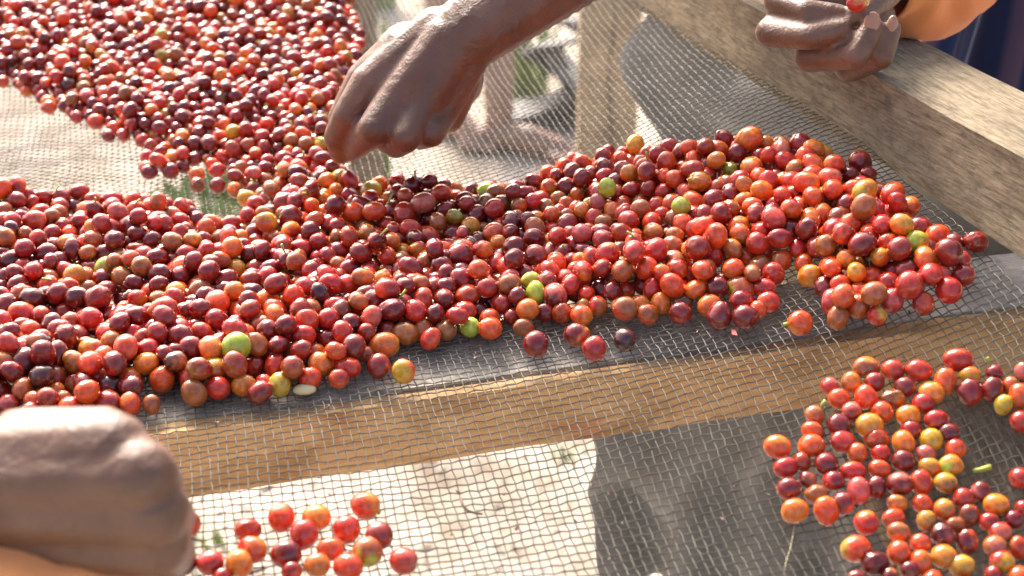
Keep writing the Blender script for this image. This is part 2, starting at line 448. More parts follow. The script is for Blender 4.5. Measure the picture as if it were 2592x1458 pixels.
# cherries whose places can be read one by one: x, y, width, height (photograph pixels), colours (main+blush), zone
CL = 'C'; RS = 'D'; LN = 'E'; FE = 'F'
HAND = [
 # small cluster beside the nearest hand
 (480,1328,56,66,'sn',CL),(627,1342,70,56,'sm',CL),(712,1310,68,76,'so',CL),(801,1310,76,68,'os',CL),(770,1354,72,82,'rr',CL),
 (924,1280,80,68,'so',CL),(877,1340,76,72,'rs',CL),(960,1356,74,74,'ms',CL),(638,1392,80,72,'ro',CL),(725,1403,82,72,'dm',CL),
 (837,1390,72,62,'sn',CL),(930,1397,80,80,'ng',CL),(1022,1420,75,70,'rp',CL),(533,1425,72,66,'rr',CL),(606,1427,76,72,'oo',CL),
 (802,1430,70,66,'os',CL),(881,1434,80,70,'sr',CL),(466,1424,68,66,'bd',CL),(738,1445,56,52,'ms',CL),(563,1462,52,52,'rd',CL),
 (16,1440,60,60,'pr',CL),(690,1490,66,62,'rs',CL),(935,1500,70,70,'no',CL),(620,1510,70,64,'ds',CL),
 # loose scatter on the right
 (2193,931,72,56,'no',RS),(2261,937,62,56,'rs',RS),(2326,938,70,56,'rm',RS),(2425,911,78,56,'rs',RS),(2394,965,54,72,'so',RS),
 (2455,950,56,46,'yo',RS),(2455,994,60,76,'dm',RS),(2517,943,44,46,'dm',RS),(2513,986,54,68,'dr',RS),(2558,975,46,44,'ns',RS),
 (2541,1025,50,56,'yg',RS),(2582,1002,62,68,'sn',RS),(2590,940,44,48,'pr',RS),(2584,1067,58,60,'rm',RS),(2100,978,50,48,'rp',RS),
 (2155,969,50,58,'on',RS),(2213,967,54,52,'mn',RS),(2290,980,56,58,'dr',RS),(2358,995,66,60,'og',RS),(2123,1010,58,56,'so',RS),
 (2193,1005,62,66,'so',RS),(2260,1010,64,50,'no',RS),(2337,1021,58,58,'rm',RS),(2154,1043,56,56,'pm',RS),(2233,1043,60,58,'sp',RS),
 (2299,1053,64,60,'os',RS),(2372,1064,68,56,'rd',RS),(2061,1052,56,54,'ns',RS),(2124,1078,62,66,'dd',RS),(2201,1078,74,66,'yo',RS),
 (2306,1088,54,54,'mr',RS),(2402,1096,60,50,'dm',RS),(2056,1090,60,46,'so',RS),(2054,1129,72,64,'so',RS),(2132,1118,68,60,'rd',RS),
 (2218,1113,66,56,'sn',RS),(2286,1121,62,66,'oy',RS),(2357,1113,62,60,'yg',RS),(2343,1149,56,50,'ps',RS),(2418,1137,56,54,'sr',RS),
 (1968,1131,72,60,'so',RS),(2170,1147,56,54,'sn',RS),(2229,1147,52,50,'rm',RS),(1989,1184,66,52,'rr',RS),(2030,1170,46,52,'sn',RS),
 (2091,1175,64,62,'dm',RS),(2286,1167,60,62,'dd',RS),(2159,1194,70,50,'rs',RS),(2225,1188,60,48,'so',RS),(2354,1183,64,48,'ys',RS),
 (2408,1178,64,58,'og',RS),(2045,1215,48,46,'dn',RS),(2110,1217,60,56,'dr',RS),(1997,1237,66,58,'dm',RS),(2064,1250,62,48,'nm',RS),
 (2173,1242,56,72,'pr',RS),(2218,1234,46,62,'dr',RS),(2277,1226,68,66,'dp',RS),(2331,1221,58,68,'rs',RS),(2393,1223,62,58,'yn',RS),
 (2482,1245,50,56,'dp',RS),(2582,1210,56,58,'rm',RS),(2437,1261,58,56,'rd',RS),(2134,1274,60,60,'dp',RS),(2011,1293,76,60,'oy',RS),
 (2092,1293,58,78,'so',RS),(2271,1272,56,46,'no',RS),(2334,1274,52,48,'so',RS),(2390,1290,58,56,'sy',RS),(2453,1304,48,60,'ns',RS),
 (2521,1277,68,56,'os',RS),(2193,1323,66,66,'ro',RS),(2261,1311,62,46,'sp',RS),(2346,1319,52,58,'ny',RS),(2504,1321,54,54,'rm',RS),
 (2566,1315,50,52,'dm',RS),(2275,1347,62,50,'no',RS),(2386,1352,64,58,'dp',RS),(2418,1328,54,44,'np',RS),(2448,1371,50,68,'ds',RS),
 (2531,1347,62,54,'rp',RS),(2166,1390,80,72,'sy',RS),(2276,1400,60,66,'sr',RS),(2330,1374,56,50,'sr',RS),(2518,1382,62,56,'np',RS),
 (2578,1387,46,62,'so',RS),(2390,1409,68,62,'oy',RS),(2214,1425,76,60,'dm',RS),(2330,1425,56,68,'so',RS),(2537,1422,66,60,'ry',RS),
 (2435,1433,70,56,'yr',RS),(2303,1443,52,52,'dn',RS),(2515,1455,50,48,'dm',RS),(2170,1466,56,50,'dr',RS),(2252,1460,50,50,'dn',RS),
 (2590,1290,44,50,'rm',RS),(2360,1470,60,60,'rs',RS),(2580,1460,60,60,'so',RS),(2450,1490,60,60,'dr',RS),(2540,1510,60,60,'ry',RS),
 # strays on the bare mesh in front of the heap
 (1356,873,66,74,'dm',LN),(1461,848,70,64,'do',LN),(1504,882,60,68,'rm',LN),(1581,859,58,62,'bd',LN),(1325,829,54,46,'ns',LN),
 (1822,799,60,76,'dm',LN),(1888,802,72,64,'dr',LN),(2025,818,66,66,'so',LN),(1944,765,62,54,'rs',LN),(1918,783,48,46,'sn',LN),
 (1022,940,62,66,'sy',LN),(959,927,62,68,'dm',LN),(858,958,52,54,'sr',LN),(881,930,70,60,'rs',LN),
 # strays in the gap between the two heaps
 (552,470,44,44,'dm','G'),(498,442,42,40,'so','G'),(500,468,40,40,'ns','G'),(595,480,42,44,'no','G'),(604,454,46,42,'rm','G'),(470,525,50,44,'rr','G'),(374,398,42,40,'rp','G'),(371,424,40,36,'so','G'),
 # front edge of the heap
 (1190,828,54,54,'gy',FE),(1025,845,72,58,'no',FE),(1073,836,52,62,'sn',FE),(1129,836,56,58,'nr',FE),(973,874,80,64,'oy',FE),
 (2108,765,62,72,'rp',FE),(2173,776,60,66,'ns',FE),(2221,799,54,52,'ry',FE),(2258,760,62,66,'rp',FE),(2337,767,54,62,'sm',FE),
 (2402,735,72,70,'rr',FE),(1673,767,56,60,'os',FE),(1620,772,52,50,'yo',FE),(1569,776,52,50,'ns',FE),(1513,776,52,58,'nr',FE),
 (1423,792,56,54,'sp',FE),(1475,780,42,52,'ng',FE),(1728,767,56,48,'ny',FE),(1378,790,56,50,'dr',FE),(1240,806,54,54,'sr',FE),
 (23,1024,56,54,'pr',FE),(91,1016,72,54,'ns',FE),(159,1013,52,52,'no',FE),(227,1013,54,52,'rs',FE),(279,978,66,64,'bb',FE),
 (330,1022,54,62,'so',FE),(384,1024,42,54,'ny',FE),(410,960,66,76,'ns',FE),(487,958,70,70,'dr',FE),(551,982,68,60,'rs',FE),
 (617,976,66,56,'on',FE),(668,968,46,46,'sr',FE),(708,974,56,66,'gy',FE),(745,939,66,60,'ns',FE),(132,956,82,70,'nm',FE),
 (190,972,54,62,'dn',FE),(66,974,56,56,'rs',FE),(328,960,66,64,'os',FE),(2470,612,64,54,'rm',FE),(2430,660,58,56,'rm',FE),
]
# cherries on the heap whose colour stands out in the photograph: x, y, colours
MARK = [(608,876,'gy',1.3),(360,904,'os',1.2),(559,922,'yr',1.2),(800,806,'so',1.1),(472,684,'so',1.1),(321,649,'rs',1.15),(265,684,'gy',1),(176,551,'rr',1),
 (695,562,'yn',1),(470,530,'rr',1.1),(38,743,'so',1.2),(119,712,'no',1.2),(230,810,'rr',1.1),(168,820,'so',1.2),(783,866,'rm',1.2),(580,785,'sp',1.2),
 (566,620,'op',1),(484,604,'yn',1),(314,702,'no',1),(839,628,'dm',1.15),(450,900,'bn',1.1),(936,483,'yg',1.1),(1212,482,'gy',1),(1358,760,'gy',1),
 (1866,518,'os',1),(1737,523,'gn',1),(1590,718,'sr',1.2),(2088,498,'gn',1),(2200,475,'oy',1.1),(1157,632,'dm',1.2),(1490,614,'pr',1.1),(1263,589,'sp',1.1),
 (1036,579,'rr',1),(830,551,'rr',1.15),(755,543,'dm',1.2),(406,77,'gy',1.1),(54,929,'bd',1.2),(252,935,'sr',1.1),(788,935,'sr',1),(2190,680,'oy',1.15),
 (2145,625,'yo',1),(2280,545,'oy',1.1),(1890,335,'so',1.1),(1910,365,'so',1.1),(1960,372,'pr',1.1),(2040,370,'rm',1.1),(2080,390,'yo',1),(2120,395,'so',1),
 (2190,425,'dr',1.2),(2330,610,'yg',1),(2390,590,'so',1.1),(1060,497,'pr',1),(1355,505,'rr',1.1),(1405,540,'so',1),(2330,725,'rp',1.2),(2233,728,'no',1),
 (2029,728,'yo',1),(1893,735,'ng',1.1),(1260,520,'rm',1),(1490,385,'sg',1),(235,215,'yn',1),(175,215,'bd',1.1),(495,90,'so',1.1),(430,250,'rs',1.1),
 (1850,440,'gn',1),(1700,395,'sr',1),(1130,610,'dm',1.1),(1250,630,'oy',1),(1390,730,'pd',1.1),(1750,455,'yo',1),(980,485,'oy',1),(850,450,'yo',1)]

ZONE_A = [(-140,-160),(880,-160),(900,20),(912,110),(905,200),(890,290),(880,390),(850,440),(700,470),(640,490),(600,505),(570,470),(610,440),(520,400),(440,430),(400,450),(350,445),(370,390),(420,370),(310,345),(230,318),(150,280),(90,235),(0,205),(-140,150)]
ZONE_B = [(-140,450),(20,462),(120,500),(330,512),(480,530),(520,566),(600,566),(650,520),(640,490),(700,455),(850,432),(960,482),(1050,474),(1200,474),(1380,456),(1450,402),(1700,368),(1860,362),(1910,350),(2030,362),(2150,400),(2210,440),(2240,500),(2310,505),(2320,560),(2420,600),(2460,600),(2440,690),(2400,740),(2330,780),(2200,800),(2100,780),(2060,712),(1950,745),(1750,782),(1500,796),(1250,822),(1000,872),(960,900),(840,960),(700,985),(500,990),(400,985),(330,1030),(200,1035),(-140,1045)]
def in_poly(x, y, poly):
    c = False; n = len(poly); j = n-1
    for i in range(n):
        xi, yi = poly[i]; xj, yj = poly[j]
        if (yi > y) != (yj > y) and x < (xj-xi)*(y-yi)/(yj-yi)+xi: c = not c
        j = i
    return c
def edge_dist(x, y, poly):
    best = 1e9; n = len(poly)
    for i in range(n):
        x1, y1 = poly[i]; x2, y2 = poly[(i+1) % n]
        dx, dy = x2-x1, (y2-y1)
        t = max(0, min(1, ((x-x1)*dx+(y-y1)*dy)/(dx*dx+dy*dy+1e-9)))
        best = min(best, math.hypot(x-x1-t*dx, (y-y1-t*dy)*1.5))
    return best

balls = []                 # dict(p, r, ax, axis, spin, c, z)
GR = .0085; grid = {}
def put(b):
    balls.append(b); grid.setdefault((int(b['p'][0]//GR), int(b['p'][1]//GR)), []).append((b['p'][0], b['p'][1], b['p'][2], b['r']))
def near(x, y):
    gx, gy = int(x//GR), int(y//GR); out = []
    for i in (-2, -1, 0, 1, 2):
        for j in (-2, -1, 0, 1, 2):
            q = grid.get((gx+i, gy+j))
            if q: out += q
    return out
def rest_z(x, y, r, nb, bedz):
    z = bedz + r
    for (a, b, c, q) in nb:
        d2 = (a-x)**2 + (b-y)**2; s_ = (r+q)*.97
        if d2 < s_*s_:
            z = max(z, c + math.sqrt(s_*s_-d2))
    return z
xaxis = np.array([1., 0, 0]); upview = np.array([0, sp, cp])
for (x, y, w, h, c, zone) in HAND:
    r = .0067
    for _ in range(2):
        p = bed_hit(x, y, r*.96); Z = proj(p)[2]
        a, b = w*Z/F/2, h*Z/F/2; r = min(a, b)*.98
    th = (a+b)/2*.96
    if a > b*1.06: axis = xaxis*1.0 + np.array([0, random.uniform(-.35, .35), random.uniform(-.1, .1)]); ax = (th*.98, b, a)
    elif b > a*1.06: axis = upview + np.array([random.uniform(-.25, .25), 0, 0]); ax = (a, th*.98, b)
    else: axis = np.array([random.uniform(-1, 1), random.uniform(-1, .2), random.uniform(-.3, .8)]); ax = (a*.98, b*.98, th*1.03)
    if random.random() < .5: axis = -axis
    put(dict(p=np.array(p), r=min(ax)*.99, ax=ax, axis=axis, spin=0 if a != b else random.uniform(0, 6), c=c, z=zone, hand=True))
def rand_cols(x, y):
    u = random.random()
    if y < 430 and x < 920: tab = [('d', .30), ('m', .22), ('r', .18), ('s', .12), ('n', .08), ('o', .06), ('y', .02), ('p', .02)]
    elif x > 1350: tab = [('d', .12), ('m', .15), ('r', .22), ('s', .24), ('n', .13), ('o', .07), ('y', .015), ('p', .04), ('g', .01)]
    else: tab = [('d', .25), ('m', .25), ('r', .15), ('s', .11), ('n', .15), ('o', .035), ('y', .015), ('b', .02), ('p', .03)]
    for k, q in tab:
        u -= q
        if u <= 0: break
    nxt = {'d': 'mrmmd', 'm': 'drsnd', 'r': 'msrop', 's': 'ornrr', 'n': 'smonn', 'o': 'syros', 'y': 'ogsn', 'g': 'yny', 'b': 'dmn', 'p': 'rsm'}[k]
    return k + random.choice(nxt)
def rnd_ball(p, r, px, py):
    ax = (r*random.uniform(.93, 1.0), r*random.uniform(.96, 1.03), r*random.uniform(1.03, 1.27))
    axis = np.array([random.gauss(0, 1), random.gauss(0, 1), random.gauss(0, .6)])
    return dict(p=np.array(p), r=r, ax=ax, axis=axis, spin=random.uniform(0, 6), c=rand_cols(px, py), z='A' if (py < 500 and px < 900 and not in_poly(px, py, ZONE_B)) else 'B', hand=False)
def rad(): return min(.0079, max(.0052, random.gauss(.00635, .0006)))
# first layer on the mesh
cells = []
sx, sy = .0133, .0116
for j in range(-10, 110):
    for i in range(-70, 60):
        x = i*sx + (j % 2)*sx/2 + random.uniform(-.002, .002); y = .42 + j*sy + random.uniform(-.002, .002)
        z = Z0 + float(H(x, y)); px, py, Z = proj((x, y, z+.0065))
        if -150 < px < 2600 and -170 < py < 1060:
            inA = in_poly(px, py, ZONE_A); inB = in_poly(px, py, ZONE_B)
            if inA or inB: cells.append((x, y, z, px, py, edge_dist(px, py, ZONE_B if inB else ZONE_A), inB))
random.shuffle(cells)
for (x, y, z, px, py, e, inB) in cells:
    r = rad()*(1 if inB else .92)
    nb = near(x, y)
    if any((a-x)**2+(b-y)**2 < (.92*(r+q))**2 for a, b, c, q in nb): continue
    put(rnd_ball((x, y, z+r), r, px, py))
# upper layers settle into the hollows
def drop_layer(frac, emin, jit):
    for (x, y, z, px, py, e, inB) in random.sample(cells, int(len(cells)*frac)):
        if e < emin*(1 if inB else .8): continue
        r = rad()*(1 if inB else .92); x += random.uniform(-jit, jit); y += random.uniform(-jit, jit)
        nb = near(x, y); cz = rest_z(x, y, r, nb, z)
        st = .0022
        for _ in range(26):
            best = None
            for k in range(6):
                a = k*math.pi/3 + _*.5; nx, ny = x+math.cos(a)*st, y+math.sin(a)*st
                q = rest_z(nx, ny, r, nb, z)
                if q < cz-1e-5: cz = q; best = (nx, ny)
            if best: x, y = best; nb = near(x, y)
            else:
                st *= .5
                if st < .0004: break
        zz = Z0 + float(H(x, y)); cz = rest_z(x, y, r, near(x, y), zz)
        if cz - zz > .037: continue
        put(rnd_ball((x, y, cz), r, px, py))
drop_layer(1.0, 24, .005); drop_layer(.48, 78, .006)
# ---- how much of each shows (half-resolution depth painting), used to choose which are objects of their own
P2 = [proj(b['p']) for b in balls]
bufw, bufh = 1296, 729; buf = -np.ones((bufh, bufw), dtype=np.int32)
for i in sorted(range(len(balls)), key=lambda k: -P2[k][2]):
    px, py, Z = P2[i]; ra = balls[i]['r']*F/Z/2; cx, cy = px/2, py/2
    x0, x1 = max(0, int(cx-ra)), min(bufw, int(cx+ra)+1); y0, y1 = max(0, int(cy-ra)), min(bufh, int(cy+ra)+1)
    if x0 >= x1 or y0 >= y1: continue
    yy, xx = np.mgrid[y0:y1, x0:x1]; m = (xx-cx)**2+(yy-cy)**2 < ra*ra
    buf[y0:y1, x0:x1][m] = i
# the nearest hand covers this corner
cnt = np.bincount(buf[buf >= 0].ravel(), minlength=len(balls))
# colour marks
for (mx, my, c, sc) in MARK:
    cand = [i for i in range(len(balls)) if not balls[i]['hand'] and cnt[i] > 90 and math.hypot(P2[i][0]-mx, P2[i][1]-my) < 45]
    if cand:
        i = min(cand, key=lambda k: math.hypot(P2[k][0]-mx, P2[k][1]-my) - cnt[k]*.02)
        balls[i]['c'] = c; balls[i]['ax'] = tuple(a*min(sc, 1.12) for a in balls[i]['ax']); balls[i]['mark'] = True
order = sorted(range(len(balls)), key=lambda k: -(cnt[k] + (1e6 if balls[k]['hand'] and cnt[k] > 150 else 0) + (400 if balls[k].get('mark') else 0)))
single = set(order[:300])
print('cherries', len(balls), 'layer cells', len(cells), 'visible', int((cnt > 60).sum()))
ZN = {'G': 'gap between the heaps', 'C': 'cluster beside the nearest hand', 'D': 'loose right scatter', 'E': 'bare mesh before the heap', 'F': "heap's front edge", 'B': 'main heap', 'A': 'far left heap'}
def cjit(c):
    k = np.array(PAL[c]); return np.clip(k*np.array([random.uniform(.85, 1.15), random.uniform(.8, 1.25), random.uniform(.85, 1.2)]), 0, 1)
# labels
sing = sorted(single)
def shape_word(b):
    e = b['ax'][2]/((b['ax'][0]+b['ax'][1])/2)
    big = (b['r'] > .0072); small = (b['r'] < .0056)
    return ('big ' if big else 'small ' if small else '') + ('oval' if e > 1.1 else 'round')
def two(c):
    return CNAME[c[0]] + ('' if c[0] == c[1] else '')
BL = {'y': 'yellow-flushed', 'o': 'orange-flushed', 'g': 'green-flushed', 'r': 'red-flushed', 's': 'red-flushed', 'd': 'dark-flushed', 'm': 'dark-flushed', 'b': 'dark-flushed', 'n': 'brown-flushed', 'p': 'pink-flushed'}
def cname(c): return CNAME[c[0]] + ('' if c[0] == c[1] else ' ' + BL[c[1]])
lab = {}
def rels(i):
    px, py, Z = P2[i]; out = []
    for j in sorted(sing, key=lambda k: (P2[k][0]-px)**2+(P2[k][1]-py)**2)[1:9]:
        dx, dy = P2[j][0]-px, P2[j][1]-py
        if math.hypot(dx, dy) > 150: break
        rel = ('left of' if dx > 0 else 'right of') if abs(dx) > abs(dy) else ('behind' if dy > 0 else 'in front of')
        out.append((rel, CNAME[balls[j]['c'][0]], j))
    return out
ORD = ['first', 'second', 'third', 'fourth', 'fifth', 'sixth', 'seventh', 'eighth', 'ninth', 'tenth']
from collections import defaultdict
RL = {i: rels(i) for i in sing}
taken = set(); todo = list(sing)
def art(w): return ('an ' if w[0] in 'aeiou' else 'a ') + w
for stage in range(7):
    props = defaultdict(list)
    for i in todo:
        b = balls[i]; z = ZN[b['z']]; r_ = RL[i]
        core = f"{cname(b['c'])} cherry"
        if stage == 0: t = f"{shape_word(b)} {core} in the {z}" if b['z'] not in 'E' else f"{shape_word(b)} {core} on the {z}"
        else:
            k = stage-1
            pre = 'on' if b['z'] == 'E' else 'in'
            if b['z'] == 'F': pre = 'at'
            if k < len(r_) and k < 5: t = f"{core} {pre} the {z}, {r_[k][0]} {art(r_[k][1])} one"
            else: t = None
            if stage == 6: t = None
        if t and len(t.split()) <= 16: props[t].append(i)
    left = []
    for t, ii in props.items():
        if len(ii) == 1 and t not in taken: lab[ii[0]] = t; taken.add(t)
        taken.add(t)
    todo = [i for i in todo if i not in lab]
grp = defaultdict(list)
for i in todo: grp[(cname(balls[i]['c']), balls[i]['z'])].append(i)
for (cn, z), ii in grp.items():
    ii.sort(key=lambda k: P2[k][0])
    for n_, i in enumerate(ii):
        rr = RL[i][0] if RL[i] else ('near', 'red', 0)
        t = f"{cn} cherry, {ZN[z]}, {rr[0]} {rr[1].split()[-1]} one, {ORD[min(n_, 9)]} from left"
        lab[i] = t if len(t.split()) <= 16 else f"{cn} cherry, {ZN[z]}, {ORD[min(n_, 9)]} of its colour from left"
for i in sing:
    b = balls[i]; rg = np.random.default_rng(i+11)
    v, c = cherry_geo(b['ax'], cjit(b['c'][0]), cjit(b['c'][1]), rg)
    me = np_mesh('coffee_cherry', v@rot_to(b['axis'], b['spin']).T, SPH_HI[1]); set_col(me, c)
    o = link('coffee_cherry', me, M['cherry']); o.location = b['p']
    tag(o, lab[i], 'cherry', {'C': 'cherries in the small near cluster', 'D': 'cherries in the right-hand scatter', 'E': 'stray cherries on the bare mesh', 'F': 'cherries along the front edge of the heap'}.get(b['z'], 'stray cherries between the heaps' if b['z'] == 'G' else 'cherries on the heap'))
    b['obj'] = o
vs, fs, cs = [], [], []; base = 0
for i, b in enumerate(balls):
    if i in single: continue
    rg = np.random.default_rng(i+11)
    v, c = cherry_geo(b['ax'], cjit(b['c'][0]), cjit(b['c'][1]), rg, False)
    vs.append(v@rot_to(b['axis'], b['spin']).T + b['p']); fs.append(SPH_LO[1]+base); cs.append(c); base += len(v)
me = np_mesh('coffee_cherries', np.concatenate(vs), np.concatenate(fs)); set_col(me, np.concatenate(cs))
o = link('coffee_cherries', me, M['cherry'])
tag(o, 'heaped ripe coffee cherries, red to orange, massed on the wire bed', 'cherries', kind='stuff')

# ------------------------------------------------------------------ tubes, stalks, scraps
def tube(name, pts, r0, r1, m, parent=None, n=8, cap=True):
    pts = [Vector(p) for p in pts]; v, f = [], []
    for i, p in enumerate(pts):
        d = (pts[min(i+1, len(pts)-1)] - pts[max(i-1, 0)]).normalized()
        a = d.orthogonal().normalized() if i == 0 else (pa - d*pa.dot(d)).normalized()
        pa = a; b = d.cross(a); r = r0 + (r1-r0)*i/(len(pts)-1)
        for k in range(n): v.append(p + (a*math.cos(2*math.pi*k/n) + b*math.sin(2*math.pi*k/n))*r)
    for i in range(len(pts)-1):
        for k in range(n): f.append((i*n+k, i*n+(k+1) % n, (i+1)*n+(k+1) % n, (i+1)*n+k))
    if cap: f.append(tuple(reversed(range(n)))); f.append(tuple((len(pts)-1)*n+k for k in range(n)))
    return link(name, py_mesh(name, v, f, True), m, parent)
def find_hand(x, y):
    k = min(range(len(balls)), key=lambda k: math.hypot(P2[k][0]-x, P2[k][1]-y)); return balls[k]
for (x, y, tx, ty) in ((2025, 818, 1983, 822), (2517, 943, 2497, 905), (2061, 1052, 2090, 1014), (924, 1280, 962, 1300)):
    b = find_hand(x, y)
    if 'obj' in b:
        p = Vector(b['p']); q = P(tx, ty, proj(b['p'])[2]); q = p + (q-p).normalized()*min((q-p).length, .0118)
        s_ = tube('stalk', [p + (q-p)*.6, p + (q-p)*.85 + Vector((0, 0, .0003)), q], .0009, .0012, M['stalk'], b['obj'], 7)
# little green stalks and leaf scraps caught between the cherries
vb, fb = [], []
tops = [i for i in order[300:1500] if cnt[i] > 120]
for i in random.sample(tops, 26):
    b = balls[i]; p = Vector(b['p']) + Vector((random.uniform(-1, 1)*.004, -.003, b['r']*.8)); d = Vector((random.uniform(-1, 1), random.uniform(-1, .3), random.uniform(.1, 1))).normalized()
    L = random.uniform(.004, .009); a = d.orthogonal().normalized(); c_ = d.cross(a)
    for t in (0, .5, 1):
        for k in range(5): vb.append(p + d*L*t + a*t*t*.001 + (a*math.cos(k*1.2566)+c_*math.sin(k*1.2566))*(.0006+.0003*t))
    b0 = len(vb)-15
    for q in (0, 5):
        for k in range(5): fb.append((b0+q+k, b0+q+(k+1) % 5, b0+q+5+(k+1) % 5, b0+q+5+k))
    fb.append(tuple(b0+10+k for k in range(5)))
o = link('stem_scraps', py_mesh('stem_scraps', vb, fb, True), M['stalk'])
tag(o, 'short green stalks caught between the cherries of the heaps', 'stems', kind='stuff')
# crumbs, skins and leaf scraps caught in the mesh
vb, fb = [], []
for _ in range(170):
    zx = random.choice([(2240, 1180, 260, 220), (760, 1370, 230, 70), (1500, 850, 500, 60), (600, 1010, 250, 40), (300, 420, 260, 60), (1400, 1300, 500, 110)])
    x, y = random.gauss(zx[0], zx[2]*.6), random.gauss(zx[1], zx[3]*.6)
    if not (-20 < x < 2610 and 180 < y < 1470): continue
    p = bed_hit(x, y, .0011)
    if ((p.x-R0[0])*RN[0] + (p.y-R0[1])*RN[1]) < .01: continue
    L = random.uniform(.0006, .0022); an = random.uniform(0, 6.28); d = Vector((math.cos(an), math.sin(an), random.uniform(-.2, .3)))*L; w = Vector((-d.y, d.x, 0))*random.uniform(.2, .6)
    b0 = len(vb); vb += [p-d-w, p+d-w*.5, p+d*1.2+w*.6, p-d*.7+w, p+Vector((0, 0, .0007))]
    fb += [(b0, b0+1, b0+4), (b0+1, b0+2, b0+4), (b0+2, b0+3, b0+4), (b0+3, b0, b0+4)]
o = link('crumbs', py_mesh('crumbs', vb, fb), M['twig'])
tag(o, 'dark crumbs and scraps of dried skin caught in the wire mesh', 'crumbs', kind='stuff')
# dry leaf litter on the ground
vb, fb = [], []
for _ in range(260):
    x, y = (random.uniform(-.9, .3), random.uniform(1.25, 2.0)) if random.random() < .45 else (random.uniform(-1.8, 1.6), random.uniform(2.2, 5))
    L = random.uniform(.006, .022); an = random.uniform(0, 6.28); d = Vector((math.cos(an), math.sin(an), random.uniform(-.1, .2)))*L; w = Vector((-d.y, d.x, random.uniform(-.2, .3)*L))*random.uniform(.25, .45)
    p = Vector((x, y, .012*math.sin(x*2.1+y)*math.sin(y*1.7-x*.6)+.004)); b0 = len(vb)
    vb += [p-d, p-d*.2-w, p+d, p-d*.2+w, p+Vector((0, 0, -.002))]
    fb += [(b0, b0+1, b0+4), (b0+1, b0+2, b0+4), (b0+2, b0+3, b0+4), (b0+3, b0, b0+4)]
o = link('leaf_litter', py_mesh('leaf_litter', vb, fb), M['stone'])
tag(o, 'dry leaf scraps scattered over the dusty ground under the bed', 'leaf litter', kind='stuff')
# pale bean lying on the mesh in front of the heap
p = bed_hit(771, 987, .003)
v, f = SPH_HI; vv = v.copy(); vv[:, 2] = np.where(vv[:, 2] < 0, vv[:, 2]*.35, vv[:, 2]*.8)
bo = link('coffee_bean', np_mesh('coffee_bean', vv*np.array([.0064, .0040, .0040]), f), M['bean']); bo.location = p; bo.rotation_euler = (.1, 0, .1)
tag(bo, 'pale yellow hulled coffee bean lying on the mesh at the foot of the heap', 'coffee bean')
p = bed_hit(20, 217, .002)
bo = link('coffee_bean', np_mesh('coffee_bean', vv*np.array([.0052, .0032, .0028]), f), M['bean']); bo.location = p; bo.rotation_euler = (0, .05, .3)
tag(bo, 'small cream bean alone on the bright mesh beside the far left heap', 'coffee bean')
def on_bed(pts, off=.0012): return [bed_hit(x, y, off) for x, y in pts]
o = tube('twig', on_bed([(1166, 1262), (1172, 1280), (1185, 1293), (1204, 1299), (1222, 1301)]), .0009, .0005, M['twig'])
tube('twig_fork', on_bed([(1204, 1299), (1210, 1290)]), .0005, .0003, M['twig'], o)
tag(o, 'thin dark red twig lying on the mesh over the pale ground', 'twig')
o = tube('stem_scrap', on_bed([(2464, 1192), (2478, 1190), (2490, 1187), (2508, 1182)]), .0011, .0016, M['stalk'])
tag(o, 'yellow-green stem scrap on the mesh inside the loose right scatter', 'stem')
o = tube('fibre', on_bed([(2012, 1322), (2008, 1350), (2001, 1385), (1990, 1420), (1984, 1456)], .0016), .00012, .00012, M['bean'])
tag(o, 'fine pale fibre trailing over the mesh left of the right scatter', 'fibre')
p = on_bed([(1850, 836), (1862, 840), (1866, 853), (1852, 850)], .0016)
o = link('peel_scrap', py_mesh('peel_scrap', p + [q + Vector((0, 0, .0011)) for q in p], [(0, 1, 2, 3), (7, 6, 5, 4), (0, 4, 5, 1), (1, 5, 6, 2), (2, 6, 7, 3), (3, 7, 4, 0)]), mat('peel_skin', (.38, .03, .015), .5)[0])
tag(o, 'small torn scrap of red cherry peel on the mesh', 'peel')

# ------------------------------------------------------------------ people
def flesh(name, segs, m, parent, voxel=.0016, smooth=7):
    """One continuous skin: tapered limbs fused by remeshing."""
    ico = bmesh.new(); bmesh.ops.create_icosphere(ico, subdivisions=2, radius=1)
    iv = np.array([v.co[:] for v in ico.verts]); ifc = np.array([[v.index for v in f.verts] for f in ico.faces]); ico.free()
    vs, fs = [], []; base = 0
    for (a, ra, b, rb) in segs:
        a, b = Vector(a), Vector(b); L = (b-a).length; n = max(2, int(L/(min(ra, rb)*.28))+1)
        for i in range(n):
            t = i/(n-1); p = a.lerp(b, t); r = ra + (rb-ra)*t
            vs.append(iv*r + np.array(p)); fs.append(ifc+base); base += len(iv)
    me = np_mesh(name, np.concatenate(vs), np.concatenate(fs))
    o = bpy.data.objects.new(name, me); COL.objects.link(o)
    rm = o.modifiers.new('r', 'REMESH'); rm.mode = 'VOXEL'; rm.voxel_size = voxel; rm.use_smooth_shade = True
    sm = o.modifiers.new('s', 'SMOOTH'); sm.factor = .55; sm.iterations = smooth
    dg = bpy.context.evaluated_depsgraph_get(); dg.update()
    m2 = bpy.data.meshes.new_from_object(o.evaluated_get(dg)); bpy.data.objects.remove(o); m2.name = name
    for p in m2.polygons: p.use_smooth = True
    return link(name, m2, m, parent)
def chain(pts): return [(pts[i][0], pts[i][1], pts[i+1][0], pts[i+1][1]) for i in range(len(pts)-1)]
